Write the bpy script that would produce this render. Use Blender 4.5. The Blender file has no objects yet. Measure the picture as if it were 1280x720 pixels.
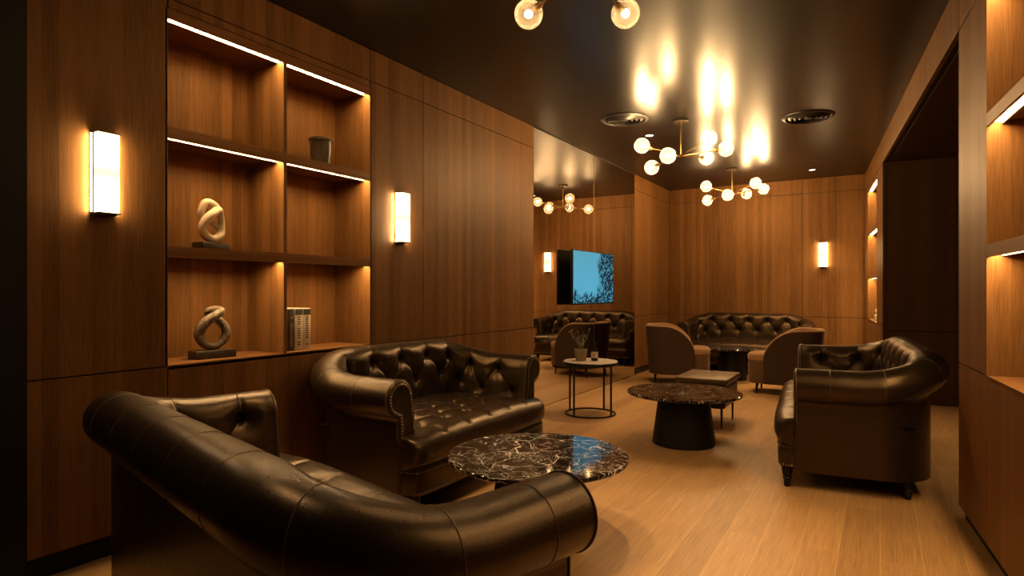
import bpy, bmesh, math, random
import numpy as np
from mathutils import Vector, Matrix
random.seed(7)
SC = bpy.context.scene
COL = SC.collection
PI = math.pi

# ------------------------------------------------------------------ object helpers
def link(name, me, mat=None, parent=None, smooth=True, mats=None):
    o = bpy.data.objects.new(name, me)
    COL.objects.link(o)
    for m in (mats or ([mat] if mat else [])):
        me.materials.append(m)
    if smooth:
        me.polygons.foreach_set('use_smooth', [True] * len(me.polygons))
    if parent:
        o.parent = parent
    return o

def sharp(o, deg=35):
    o.data.set_sharp_from_angle(angle=math.radians(deg))
    return o

def tag(o, label, cat, group=None, kind=None):
    o['label'] = label
    o['category'] = cat
    if group: o['group'] = group
    if kind: o['kind'] = kind
    return o

def empty(name, loc, label, cat, rotz=0, group=None):
    o = bpy.data.objects.new(name, None)
    o.empty_display_size = .1
    COL.objects.link(o)
    o.location = loc
    o.rotation_euler = (0, 0, rotz)
    return tag(o, label, cat, group)

def copy_tree(o, parent=None):
    kids = [c for c in o.children]
    c = o.copy()
    COL.objects.link(c)
    if parent: c.parent = parent
    for k in kids: copy_tree(k, c)
    return c

class MB:
    """collects shapes, builds ONE mesh"""
    def __init__(s): s.v = []; s.f = []
    def add(s, vs, fs):
        n = len(s.v); s.v += [tuple(map(float, p)) for p in vs]
        s.f += [tuple(i + n for i in f) for f in fs]; return s
    def box(s, x0, x1, y0, y1, z0, z1):
        v = [(x0,y0,z0),(x1,y0,z0),(x1,y1,z0),(x0,y1,z0),(x0,y0,z1),(x1,y0,z1),(x1,y1,z1),(x0,y1,z1)]
        return s.add(v, [(0,3,2,1),(4,5,6,7),(0,1,5,4),(1,2,6,5),(2,3,7,6),(3,0,4,7)])
    def lathe(s, prof, n=32, c=(0,0,0), closed_profile=False):
        vs = []; fs = []
        m = len(prof)
        for i in range(n):
            a = 2*PI*i/n
            for r, z in prof: vs.append((c[0]+r*math.cos(a), c[1]+r*math.sin(a), c[2]+z))
        for i in range(n):
            j = (i+1) % n
            for k in range(m if closed_profile else m-1):
                k2 = (k+1) % m
                fs.append((i*m+k, j*m+k, j*m+k2, i*m+k2))
        if not closed_profile:
            if prof[0][0] > 1e-4: fs.append(tuple(i*m for i in reversed(range(n))))
            if prof[-1][0] > 1e-4: fs.append(tuple(i*m+m-1 for i in range(n)))
        return s.add(vs, fs)
    def tube(s, pts, r, n=8, closed=False, caps=True, flat=1.0):
        P = [Vector(p) for p in pts]; m = len(P)
        R = r if hasattr(r, '__len__') else [r]*m
        vs = []; fs = []
        up = None
        for i in range(m):
            if closed: t = P[(i+1) % m] - P[i-1]
            else: t = P[min(i+1, m-1)] - P[max(i-1, 0)]
            t.normalize()
            if up is None:
                up = Vector((0,0,1)) if abs(t.z) < .9 else Vector((1,0,0))
            a = (up - t*up.dot(t)).normalized(); b = t.cross(a); up = a
            for k in range(n):
                w = 2*PI*k/n
                vs.append(P[i] + (a*math.cos(w) + b*math.sin(w)*flat)*R[i])
        tw = 0
        if closed:
            # find the best twist offset between last and first ring
            best = 1e9
            for q in range(n):
                d = (vs[(m-1)*n] - vs[q]).length
                if d < best: best = d; tw = q
        for i in range(m if closed else m-1):
            j = (i+1) % m
            off = tw if (closed and j == 0) else 0
            for k in range(n):
                fs.append((i*n+k, i*n+(k+1)%n, j*n+(k+1+off)%n, j*n+(k+off)%n))
        if caps and not closed:
            fs.append(tuple(reversed(range(n)))); fs.append(tuple((m-1)*n+k for k in range(n)))
        return s.add(vs, fs)
    def sphere(s, c, r, u=16, v=10, sc=(1,1,1)):
        prof = [(r*math.sin(PI*i/v), -r*math.cos(PI*i/v)) for i in range(v+1)]
        t = MB().lathe([(max(a,1e-5),b) for a,b in prof], u)
        return s.add([(c[0]+p[0]*sc[0], c[1]+p[1]*sc[1], c[2]+p[2]*sc[2]) for p in t.v], t.f)
    def build(s, name, mat, parent=None, smooth=True, ang=35):
        me = bpy.data.meshes.new(name)
        me.from_pydata(s.v, [], s.f); me.validate(); me.update()
        o = link(name, me, mat, parent, smooth)
        if smooth: sharp(o, ang)
        return o

def bevel_obj(o, w, seg=2):
    bm = bmesh.new(); bm.from_mesh(o.data)
    bmesh.ops.remove_doubles(bm, verts=bm.verts, dist=1e-5)
    bmesh.ops.bevel(bm, geom=bm.edges[:], offset=w, segments=seg, affect='EDGES', profile=.5, clamp_overlap=True)
    bm.to_mesh(o.data); bm.free()
    o.data.polygons.foreach_set('use_smooth', [True]*len(o.data.polygons))
    sharp(o, 50)
    return o

def grid_obj(name, G, mat, parent=None, flip=False, closed_u=False, closed_v=False, ang=None):
    a, b, _ = G.shape
    me = bpy.data.meshes.new(name)
    idx = np.arange(a*b).reshape(a, b)
    i2 = np.vstack([idx, idx[:1]]) if closed_u else idx
    i2 = np.hstack([i2, i2[:, :1]]) if closed_v else i2
    q = np.stack([i2[:-1,:-1], i2[1:,:-1], i2[1:,1:], i2[:-1,1:]], -1).reshape(-1, 4)
    if flip: q = q[:, ::-1]
    me.from_pydata(G.reshape(-1,3).tolist(), [], q.tolist()); me.update()
    o = link(name, me, mat, parent)
    if ang: sharp(o, ang)
    return o

# ------------------------------------------------------------------ materials
def newmat(name):
    m = bpy.data.materials.new(name); m.use_nodes = True
    nt = m.node_tree
    b = nt.nodes['Principled BSDF']
    return m, nt, b
def N(nt, t, **k):
    n = nt.nodes.new(t)
    for a, v in k.items(): setattr(n, a, v)
    return n
def simple(name, col, rough=.5, metal=0, spec=.5):
    m, nt, b = newmat(name)
    b.inputs['Base Color'].default_value = (*col, 1)
    b.inputs['Roughness'].default_value = rough
    b.inputs['Metallic'].default_value = metal
    b.inputs['Specular IOR Level'].default_value = spec
    tc = N(nt, 'ShaderNodeTexCoord'); no = N(nt, 'ShaderNodeTexNoise')
    no.inputs['Scale'].default_value = 60
    nt.links.new(tc.outputs['Object'], no.inputs['Vector'])
    mr = N(nt, 'ShaderNodeMapRange')
    mr.inputs['To Min'].default_value = max(0, rough-.04); mr.inputs['To Max'].default_value = min(1, rough+.04)
    nt.links.new(no.outputs['Fac'], mr.inputs['Value'])
    nt.links.new(mr.outputs['Result'], b.inputs['Roughness'])
    return m
def emis(name, col, strength):
    m = bpy.data.materials.new(name); m.use_nodes = True
    nt = m.node_tree; nt.nodes.clear()
    e = N(nt, 'ShaderNodeEmission'); o = N(nt, 'ShaderNodeOutputMaterial')
    e.inputs['Color'].default_value = (*col, 1); e.inputs['Strength'].default_value = strength
    nt.links.new(e.outputs[0], o.inputs[0])
    return m

def wood(name, c1, c2, axis='z', rough=.38, strip=.062, contrast=1.0):
    m, nt, b = newmat(name)
    L = nt.links.new
    tc = N(nt, 'ShaderNodeTexCoord')
    sep = N(nt, 'ShaderNodeSeparateXYZ'); L(tc.outputs['Object'], sep.inputs[0])
    across = N(nt, 'ShaderNodeMath', operation='ADD')
    if axis == 'z':
        L(sep.outputs['X'], across.inputs[0]); L(sep.outputs['Y'], across.inputs[1])
        sc = (1,1,.035)
    else:
        L(sep.outputs['X'], across.inputs[0]); L(sep.outputs['Z'], across.inputs[1])
        sc = (1,.035,1)
    dv = N(nt, 'ShaderNodeMath', operation='DIVIDE'); L(across.outputs[0], dv.inputs[0]); dv.inputs[1].default_value = strip
    fl = N(nt, 'ShaderNodeMath', operation='FLOOR'); L(dv.outputs[0], fl.inputs[0])
    wn = N(nt, 'ShaderNodeTexWhiteNoise', noise_dimensions='1D'); L(fl.outputs[0], wn.inputs['W'])
    mp = N(nt, 'ShaderNodeMapping'); mp.inputs['Scale'].default_value = sc
    L(tc.outputs['Object'], mp.inputs['Vector'])
    n1 = N(nt, 'ShaderNodeTexNoise'); n1.inputs['Scale'].default_value = 34; n1.inputs['Detail'].default_value = 4
    n2 = N(nt, 'ShaderNodeTexNoise'); n2.inputs['Scale'].default_value = 210; n2.inputs['Detail'].default_value = 3
    n3 = N(nt, 'ShaderNodeTexNoise'); n3.inputs['Scale'].default_value = 7; n3.inputs['Detail'].default_value = 2
    for n in (n1, n2, n3): L(mp.outputs[0], n.inputs['Vector'])
    def ma(op, a, bb):
        k = N(nt, 'ShaderNodeMath', operation=op)
        for i, q in enumerate((a, bb)):
            if isinstance(q, (int, float)): k.inputs[i].default_value = q
            else: L(q, k.inputs[i])
        return k.outputs[0]
    f = ma('ADD', ma('MULTIPLY', wn.outputs['Value'], .40*contrast), ma('MULTIPLY', n1.outputs['Fac'], .55))
    f = ma('ADD', f, ma('MULTIPLY', ma('SUBTRACT', n2.outputs['Fac'], .5), .9))
    f = ma('ADD', f, ma('MULTIPLY', ma('SUBTRACT', n3.outputs['Fac'], .5), .35*contrast))
    mx = N(nt, 'ShaderNodeMix', data_type='RGBA')
    L(f, mx.inputs['Factor'])
    mx.inputs[6].default_value = (*c1, 1); mx.inputs[7].default_value = (*c2, 1)
    L(mx.outputs[2], b.inputs['Base Color'])
    b.inputs['Roughness'].default_value = rough
    b.inputs['Specular IOR Level'].default_value = .30
    b.inputs['Specular Tint'].default_value = (1,.64,.34,1)
    bp = N(nt, 'ShaderNodeBump'); bp.inputs['Strength'].default_value = .08; bp.inputs['Distance'].default_value = .002
    L(n2.outputs['Fac'], bp.inputs['Height']); L(bp.outputs[0], b.inputs['Normal'])
    return m

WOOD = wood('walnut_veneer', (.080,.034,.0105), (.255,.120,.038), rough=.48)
WOODH = wood('walnut_veneer_board', (.10,.042,.014), (.27,.125,.045), axis='y')
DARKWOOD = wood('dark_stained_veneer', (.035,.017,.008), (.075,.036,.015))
BLACK = simple('matt_black', (.006,.005,.004), .55, 0, .25)
GROOVE = simple('groove_black', (.004,.003,.002), .9)
BLACKMETAL = simple('black_metal', (.012,.011,.010), .4, .3)
BRASS = simple('aged_brass', (.42,.27,.12), .32, 1)
BRONZE = simple('dark_bronze', (.06,.045,.03), .4, .8)

def floor_mat():
    m, nt, b = newmat('oak_planks'); L = nt.links.new
    tc = N(nt, 'ShaderNodeTexCoord')
    sep = N(nt, 'ShaderNodeSeparateXYZ'); L(tc.outputs['Object'], sep.inputs[0])
    cb = N(nt, 'ShaderNodeCombineXYZ'); L(sep.outputs['Y'], cb.inputs['X']); L(sep.outputs['X'], cb.inputs['Y'])
    br = N(nt, 'ShaderNodeTexBrick'); L(cb.outputs[0], br.inputs['Vector'])
    br.inputs['Color1'].default_value = (0,0,0,1); br.inputs['Color2'].default_value = (1,1,1,1)
    br.inputs['Mortar'].default_value = (.5,.5,.5,1)
    br.inputs['Scale'].default_value = 1; br.inputs['Mortar Size'].default_value = .0011
    br.inputs['Mortar Smooth'].default_value = 0; br.inputs['Bias'].default_value = 0
    br.inputs['Brick Width'].default_value = 1.9; br.inputs['Row Height'].default_value = .16
    br.offset = .37
    mp = N(nt, 'ShaderNodeMapping'); mp.inputs['Scale'].default_value = (1,.022,1); L(tc.outputs['Object'], mp.inputs[0])
    # shift the grain from plank to plank
    sh = N(nt, 'ShaderNodeVectorMath', operation='MULTIPLY_ADD'); L(br.outputs['Color'], sh.inputs[0])
    sh.inputs[1].default_value = (0,3,0); L(mp.outputs[0], sh.inputs[2])
    n1 = N(nt, 'ShaderNodeTexNoise'); n1.inputs['Scale'].default_value = 30; n1.inputs['Detail'].default_value = 5
    n2 = N(nt, 'ShaderNodeTexNoise'); n2.inputs['Scale'].default_value = 190; n2.inputs['Detail'].default_value = 4
    for n in (n1, n2): L(sh.outputs[0], n.inputs['Vector'])
    def ma(op, a, bb):
        k = N(nt, 'ShaderNodeMath', operation=op)
        for i, q in enumerate((a, bb)):
            if isinstance(q, (int, float)): k.inputs[i].default_value = q
            else: L(q, k.inputs[i])
        return k.outputs[0]
    sc = N(nt, 'ShaderNodeSeparateColor'); L(br.outputs['Color'], sc.inputs[0])
    f = ma('ADD', ma('MULTIPLY', sc.outputs[0], .36), ma('MULTIPLY', n1.outputs['Fac'], .45))
    f = ma('ADD', f, ma('MULTIPLY', ma('SUBTRACT', n2.outputs['Fac'], .5), 1.25))
    f = ma('ADD', f, .2)
    mx = N(nt, 'ShaderNodeMix', data_type='RGBA'); L(f, mx.inputs['Factor'])
    mx.inputs[6].default_value = (.21,.105,.040,1); mx.inputs[7].default_value = (.52,.30,.125,1)
    m2 = N(nt, 'ShaderNodeMix', data_type='RGBA'); L(br.outputs['Fac'], m2.inputs['Factor'])
    L(mx.outputs[2], m2.inputs[6]); m2.inputs[7].default_value = (.58,.37,.18,1)
    L(m2.outputs[2], b.inputs['Base Color'])
    b.inputs['Roughness'].default_value = .42; b.inputs['Specular IOR Level'].default_value = .3
    bp = N(nt, 'ShaderNodeBump'); bp.inputs['Strength'].default_value = .06; bp.inputs['Distance'].default_value = .002
    L(n2.outputs['Fac'], bp.inputs['Height']); L(bp.outputs[0], b.inputs['Normal'])
    return m
FLOOR = floor_mat()

def ceil_mat():
    m, nt, b = newmat('satin_black_ceiling'); L = nt.links.new
    b.inputs['Base Color'].default_value = (.006,.005,.005,1)
    b.inputs['Roughness'].default_value = .31
    b.inputs['Specular IOR Level'].default_value = .5
    tc = N(nt, 'ShaderNodeTexCoord')
    n = N(nt, 'ShaderNodeTexNoise'); n.inputs['Scale'].default_value = 1.6; n.inputs['Detail'].default_value = 2
    L(tc.outputs['Object'], n.inputs['Vector'])
    bp = N(nt, 'ShaderNodeBump'); bp.inputs['Strength'].default_value = .12; bp.inputs['Distance'].default_value = .02
    L(n.outputs['Fac'], bp.inputs['Height']); L(bp.outputs[0], b.inputs['Normal'])
    return m
CEIL = ceil_mat()

def leather_mat(name, c1, c2, rough):
    m, nt, b = newmat(name); L = nt.links.new
    tc = N(nt, 'ShaderNodeTexCoord')
    n = N(nt, 'ShaderNodeTexNoise'); n.inputs['Scale'].default_value = 9; n.inputs['Detail'].default_value = 5
    v = N(nt, 'ShaderNodeTexVoronoi'); v.inputs['Scale'].default_value = 420
    n4 = N(nt, 'ShaderNodeTexNoise'); n4.inputs['Scale'].default_value = 300; n4.inputs['Detail'].default_value = 2
    for q in (n, v, n4): L(tc.outputs['Object'], q.inputs['Vector'])
    mx = N(nt, 'ShaderNodeMix', data_type='RGBA'); L(n.outputs['Fac'], mx.inputs['Factor'])
    mx.inputs[6].default_value = (*c1,1); mx.inputs[7].default_value = (*c2,1)
    L(mx.outputs[2], b.inputs['Base Color'])
    mr = N(nt, 'ShaderNodeMapRange'); L(n4.outputs['Fac'], mr.inputs['Value'])
    mr.inputs['From Min'].default_value = .3; mr.inputs['From Max'].default_value = .7
    mr.inputs['To Min'].default_value = rough-.04; mr.inputs['To Max'].default_value = rough+.08
    n7 = N(nt, 'ShaderNodeTexNoise'); n7.inputs['Scale'].default_value = 38; n7.inputs['Detail'].default_value = 5; L(tc.outputs['Object'], n7.inputs['Vector'])
    mr2 = N(nt, 'ShaderNodeMapRange'); L(n7.outputs['Fac'], mr2.inputs['Value']); mr2.inputs['From Min'].default_value = .35; mr2.inputs['From Max'].default_value = .65; mr2.inputs['To Min'].default_value = -.025; mr2.inputs['To Max'].default_value = .025
    ar = N(nt, 'ShaderNodeMath', operation='ADD'); L(mr.outputs[0], ar.inputs[0]); L(mr2.outputs[0], ar.inputs[1])
    L(ar.outputs[0], b.inputs['Roughness'])
    b.inputs['Specular IOR Level'].default_value = .6
    b.inputs['Specular Tint'].default_value = (1,.66,.36,1)
    ad = N(nt, 'ShaderNodeMath', operation='ADD'); vm = N(nt, 'ShaderNodeMath', operation='MULTIPLY'); L(v.outputs['Distance'], vm.inputs[0]); vm.inputs[1].default_value = .35; L(vm.outputs[0], ad.inputs[0]); L(n4.outputs['Fac'], ad.inputs[1])
    bp = N(nt, 'ShaderNodeBump'); bp.inputs['Strength'].default_value = .28; bp.inputs['Distance'].default_value = .0009
    L(ad.outputs[0], bp.inputs['Height']); L(bp.outputs[0], b.inputs['Normal'])
    return m
LEATHER = leather_mat('dark_brown_leather', (.0085,.005,.0025), (.017,.010,.005), .315)
PIPING = leather_mat('worn_leather_piping', (.07,.046,.026), (.11,.075,.045), .35)
STOOLTOP = leather_mat('brown_stool_leather', (.06,.036,.018), (.09,.056,.028), .40)
NAIL = simple('antique_brass_nail', (.42,.33,.22), .3, 1)
BUTTON = leather_mat('button_leather', (.035,.024,.015), (.13,.095,.06), .2)

def marble_mat():
    m, nt, b = newmat('dark_emperador_marble'); L = nt.links.new
    tc = N(nt, 'ShaderNodeTexCoord')
    nd = N(nt, 'ShaderNodeTexNoise'); nd.inputs['Scale'].default_value = 5; nd.inputs['Detail'].default_value = 4
    L(tc.outputs['Object'], nd.inputs['Vector'])
    ms = N(nt, 'ShaderNodeVectorMath', operation='MULTIPLY_ADD')
    L(nd.outputs['Color'], ms.inputs[0]); ms.inputs[1].default_value = (.22,.22,.22); L(tc.outputs['Object'], ms.inputs[2])
    mp = N(nt, 'ShaderNodeMapping'); mp.inputs['Scale'].default_value = (1,1,.3); mp.inputs['Rotation'].default_value = (0,0,.5)
    L(ms.outputs[0], mp.inputs[0])
    def vein(scale, w):
        v = N(nt, 'ShaderNodeTexVoronoi', feature='DISTANCE_TO_EDGE'); v.inputs['Scale'].default_value = scale
        L(mp.outputs[0], v.inputs['Vector'])
        r = N(nt, 'ShaderNodeMapRange'); L(v.outputs['Distance'], r.inputs['Value'])
        r.inputs['From Max'].default_value = w; r.inputs['To Min'].default_value = 1; r.inputs['To Max'].default_value = 0
        return r.outputs[0]
    def mask(scale, lo, hi):
        n = N(nt, 'ShaderNodeTexNoise'); n.inputs['Scale'].default_value = scale; n.inputs['Detail'].default_value = 3
        L(tc.outputs['Object'], n.inputs['Vector'])
        r = N(nt, 'ShaderNodeMapRange'); L(n.outputs['Fac'], r.inputs['Value'])
        r.inputs['From Min'].default_value = lo; r.inputs['From Max'].default_value = hi
        return r.outputs[0]
    def mul(a, c):
        k = N(nt, 'ShaderNodeMath', operation='MULTIPLY'); L(a, k.inputs[0])
        if isinstance(c, float): k.inputs[1].default_value = c
        else: L(c, k.inputs[1])
        return k.outputs[0]
    big = mul(vein(5.0, .011), mask(5, .43, .55))
    sm = mul(mul(vein(16, .022), mask(9, .47, .58)), .7)
    fine = mul(mul(vein(38, .06), mask(14, .47, .60)), .45)
    mxx = N(nt, 'ShaderNodeMath', operation='MAXIMUM'); L(big, mxx.inputs[0]); L(sm, mxx.inputs[1])
    mx2 = N(nt, 'ShaderNodeMath', operation='MAXIMUM'); L(mxx.outputs[0], mx2.inputs[0]); L(fine, mx2.inputs[1])
    base = N(nt, 'ShaderNodeMix', data_type='RGBA')
    nb = N(nt, 'ShaderNodeTexNoise'); nb.inputs['Scale'].default_value = 22; nb.inputs['Detail'].default_value = 6
    L(mp.outputs[0], nb.inputs['Vector'])
    rb = N(nt, 'ShaderNodeMapRange'); L(nb.outputs['Fac'], rb.inputs['Value']); rb.inputs['From Min'].default_value = .42; rb.inputs['From Max'].default_value = .72
    L(rb.outputs[0], base.inputs['Factor'])
    base.inputs[6].default_value = (.007,.005,.004,1); base.inputs[7].default_value = (.034,.021,.014,1)
    mx = N(nt, 'ShaderNodeMix', data_type='RGBA'); L(mx2.outputs[0], mx.inputs['Factor'])
    L(base.outputs[2], mx.inputs[6]); mx.inputs[7].default_value = (.78,.72,.66,1)
    L(mx.outputs[2], b.inputs['Base Color'])
    b.inputs['Roughness'].default_value = .06; b.inputs['Specular IOR Level'].default_value = .3
    return m
MARBLE = marble_mat()

def fabric_mat(name, c1, c2, sheen=.35):
    m, nt, b = newmat(name); L = nt.links.new
    tc = N(nt, 'ShaderNodeTexCoord')
    n = N(nt, 'ShaderNodeTexNoise'); n.inputs['Scale'].default_value = 180; n.inputs['Detail'].default_value = 3
    L(tc.outputs['Object'], n.inputs['Vector'])
    mx = N(nt, 'ShaderNodeMix', data_type='RGBA'); L(n.outputs['Fac'], mx.inputs['Factor'])
    mx.inputs[6].default_value = (*c1,1); mx.inputs[7].default_value = (*c2,1)
    L(mx.outputs[2], b.inputs['Base Color'])
    b.inputs['Roughness'].default_value = .85; b.inputs['Specular IOR Level'].default_value = .2
    b.inputs['Sheen Weight'].default_value = sheen; b.inputs['Sheen Tint'].default_value = (1,.75,.5,1)
    bp = N(nt, 'ShaderNodeBump'); bp.inputs['Strength'].default_value = .15; bp.inputs['Distance'].default_value = .001
    L(n.outputs['Fac'], bp.inputs['Height']); L(bp.outputs[0], b.inputs['Normal'])
    return m
VELVET = fabric_mat('tan_velvet', (.22,.115,.052), (.34,.19,.092))
SHADEVELVET = fabric_mat('tan_velvet_shaded', (.032,.016,.006), (.054,.027,.011), .1)  # tan velvet darkened: shade on the upright outer sides put into the colour
HALFSHADEVELVET = fabric_mat('tan_velvet_half_shaded', (.075,.038,.016), (.115,.06,.027), .2)  # tan velvet half darkened: shade below the seat cushion painted in

def stone_mat(name, c1, c2, scale=14, rough=.6, bump=.3):
    m, nt, b = newmat(name); L = nt.links.new
    tc = N(nt, 'ShaderNodeTexCoord')
    n = N(nt, 'ShaderNodeTexNoise'); n.inputs['Scale'].default_value = scale; n.inputs['Detail'].default_value = 6
    L(tc.outputs['Object'], n.inputs['Vector'])
    r = N(nt, 'ShaderNodeMapRange'); L(n.outputs['Fac'], r.inputs['Value']); r.inputs['From Min'].default_value = .3; r.inputs['From Max'].default_value = .7
    mx = N(nt, 'ShaderNodeMix', data_type='RGBA'); L(r.outputs[0], mx.inputs['Factor'])
    mx.inputs[6].default_value = (*c1,1); mx.inputs[7].default_value = (*c2,1)
    L(mx.outputs[2], b.inputs['Base Color']); b.inputs['Roughness'].default_value = rough
    bp = N(nt, 'ShaderNodeBump'); bp.inputs['Strength'].default_value = bump; bp.inputs['Distance'].default_value = .003
    L(n.outputs['Fac'], bp.inputs['Height']); L(bp.outputs[0], b.inputs['Normal'])
    return m
CREAM = stone_mat('cream_plaster', (.55,.43,.28), (.72,.60,.42), 10, .55, .1)
BROWNSTONE = stone_mat('rough_bronze_stone', (.07,.05,.035), (.23,.17,.115), 70, .55, .9)
GREYTOP = stone_mat('grey_stone_top', (.30,.25,.20), (.40,.34,.28), 25, .45, .05)
POTMAT = stone_mat('glazed_pot', (.035,.03,.02), (.13,.105,.065), 5, .3, .1)
CLAYPOT = stone_mat('clay_pot', (.22,.15,.09), (.30,.21,.13), 20, .7, .2)
LEAF = stone_mat('grey_green_leaf', (.10,.11,.06), (.19,.19,.11), 30, .6, .1)
STEM = stone_mat('twig', (.10,.075,.04), (.16,.12,.07), 30, .7, .1)

def mirror_mat():
    m, nt, b = newmat('mirror_glass')
    b.inputs['Base Color'].default_value = (.74,.70,.66,1); b.inputs['Metallic'].default_value = 1
    b.inputs['Roughness'].default_value = 0
    return m
MIRROR = mirror_mat()

WARM = (1,.62,.275)
PALE = (1,.74,.42)
BULB = emis('filament_bulb', WARM, 1400)
BULBDIM = emis('filament_bulb_dim', WARM, 390)
LED = emis('warm_led', (1,.64,.28), 85)
ADDEDHALO = emis('added_sconce_halo', (1,.68,.34), 140)  # added glow that brightens the wall beside the sconces
SPOTLENS = emis('downlight_lens', (1,.78,.5), 6)

def sconce_mat():
    m = bpy.data.materials.new('lit_opal_glass'); m.use_nodes = True
    nt = m.node_tree; nt.nodes.clear(); L = nt.links.new
    tc = N(nt, 'ShaderNodeTexCoord'); sp = N(nt, 'ShaderNodeSeparateXYZ'); L(tc.outputs['Object'], sp.inputs[0])
    ab = N(nt, 'ShaderNodeMath', operation='ABSOLUTE'); L(sp.outputs['Z'], ab.inputs[0])
    mr = N(nt, 'ShaderNodeMapRange', interpolation_type='SMOOTHSTEP'); L(ab.outputs[0], mr.inputs['Value'])
    mr.inputs['From Min'].default_value = 0; mr.inputs['From Max'].default_value = .055
    mr.inputs['To Min'].default_value = 2.6; mr.inputs['To Max'].default_value = 5.5
    e = N(nt, 'ShaderNodeEmission'); e.inputs['Color'].default_value = (1,.66,.29,1); L(mr.outputs[0], e.inputs['Strength'])
    o = N(nt, 'ShaderNodeOutputMaterial'); L(e.outputs[0], o.inputs[0])
    return m
SCONCE = sconce_mat()

def globe_mat():
    m = bpy.data.materials.new('seeded_glass_globe'); m.use_nodes = True
    nt = m.node_tree; nt.nodes.clear(); L = nt.links.new
    tr = N(nt, 'ShaderNodeBsdfTransparent'); tl = N(nt, 'ShaderNodeBsdfTranslucent'); gl = N(nt, 'ShaderNodeBsdfGlossy')
    tr.inputs[0].default_value = (.97,.95,.92,1)
    tl.inputs[0].default_value = (1,.9,.75,1); gl.inputs['Roughness'].default_value = .03
    lw = N(nt, 'ShaderNodeLayerWeight'); lw.inputs['Blend'].default_value = .35
    tc = N(nt, 'ShaderNodeTexCoord'); no = N(nt, 'ShaderNodeTexNoise'); no.inputs['Scale'].default_value = 45
    L(tc.outputs['Object'], no.inputs['Vector'])
    mr = N(nt, 'ShaderNodeMapRange'); L(no.outputs['Fac'], mr.inputs['Value'])
    mr.inputs['From Min'].default_value = .35; mr.inputs['From Max'].default_value = .65
    mr.inputs['To Min'].default_value = .016; mr.inputs['To Max'].default_value = .038
    m1 = N(nt, 'ShaderNodeMixShader'); L(mr.outputs[0], m1.inputs[0]); L(tr.outputs[0], m1.inputs[1]); L(tl.outputs[0], m1.inputs[2])
    pw = N(nt, 'ShaderNodeMath', operation='MULTIPLY'); L(lw.outputs['Facing'], pw.inputs[0]); pw.inputs[1].default_value = .08
    m2 = N(nt, 'ShaderNodeMixShader'); L(pw.outputs[0], m2.inputs[0]); L(m1.outputs[0], m2.inputs[1]); L(tl.outputs[0], m2.inputs[2])
    fr = N(nt, 'ShaderNodeFresnel'); fr.inputs['IOR'].default_value = 1.3
    m3 = N(nt, 'ShaderNodeMixShader'); L(fr.outputs[0], m3.inputs[0]); L(m2.outputs[0], m3.inputs[1]); L(gl.outputs[0], m3.inputs[2])
    o = N(nt, 'ShaderNodeOutputMaterial'); L(m3.outputs[0], o.inputs[0])
    return m
GLOBE = globe_mat()

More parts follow.
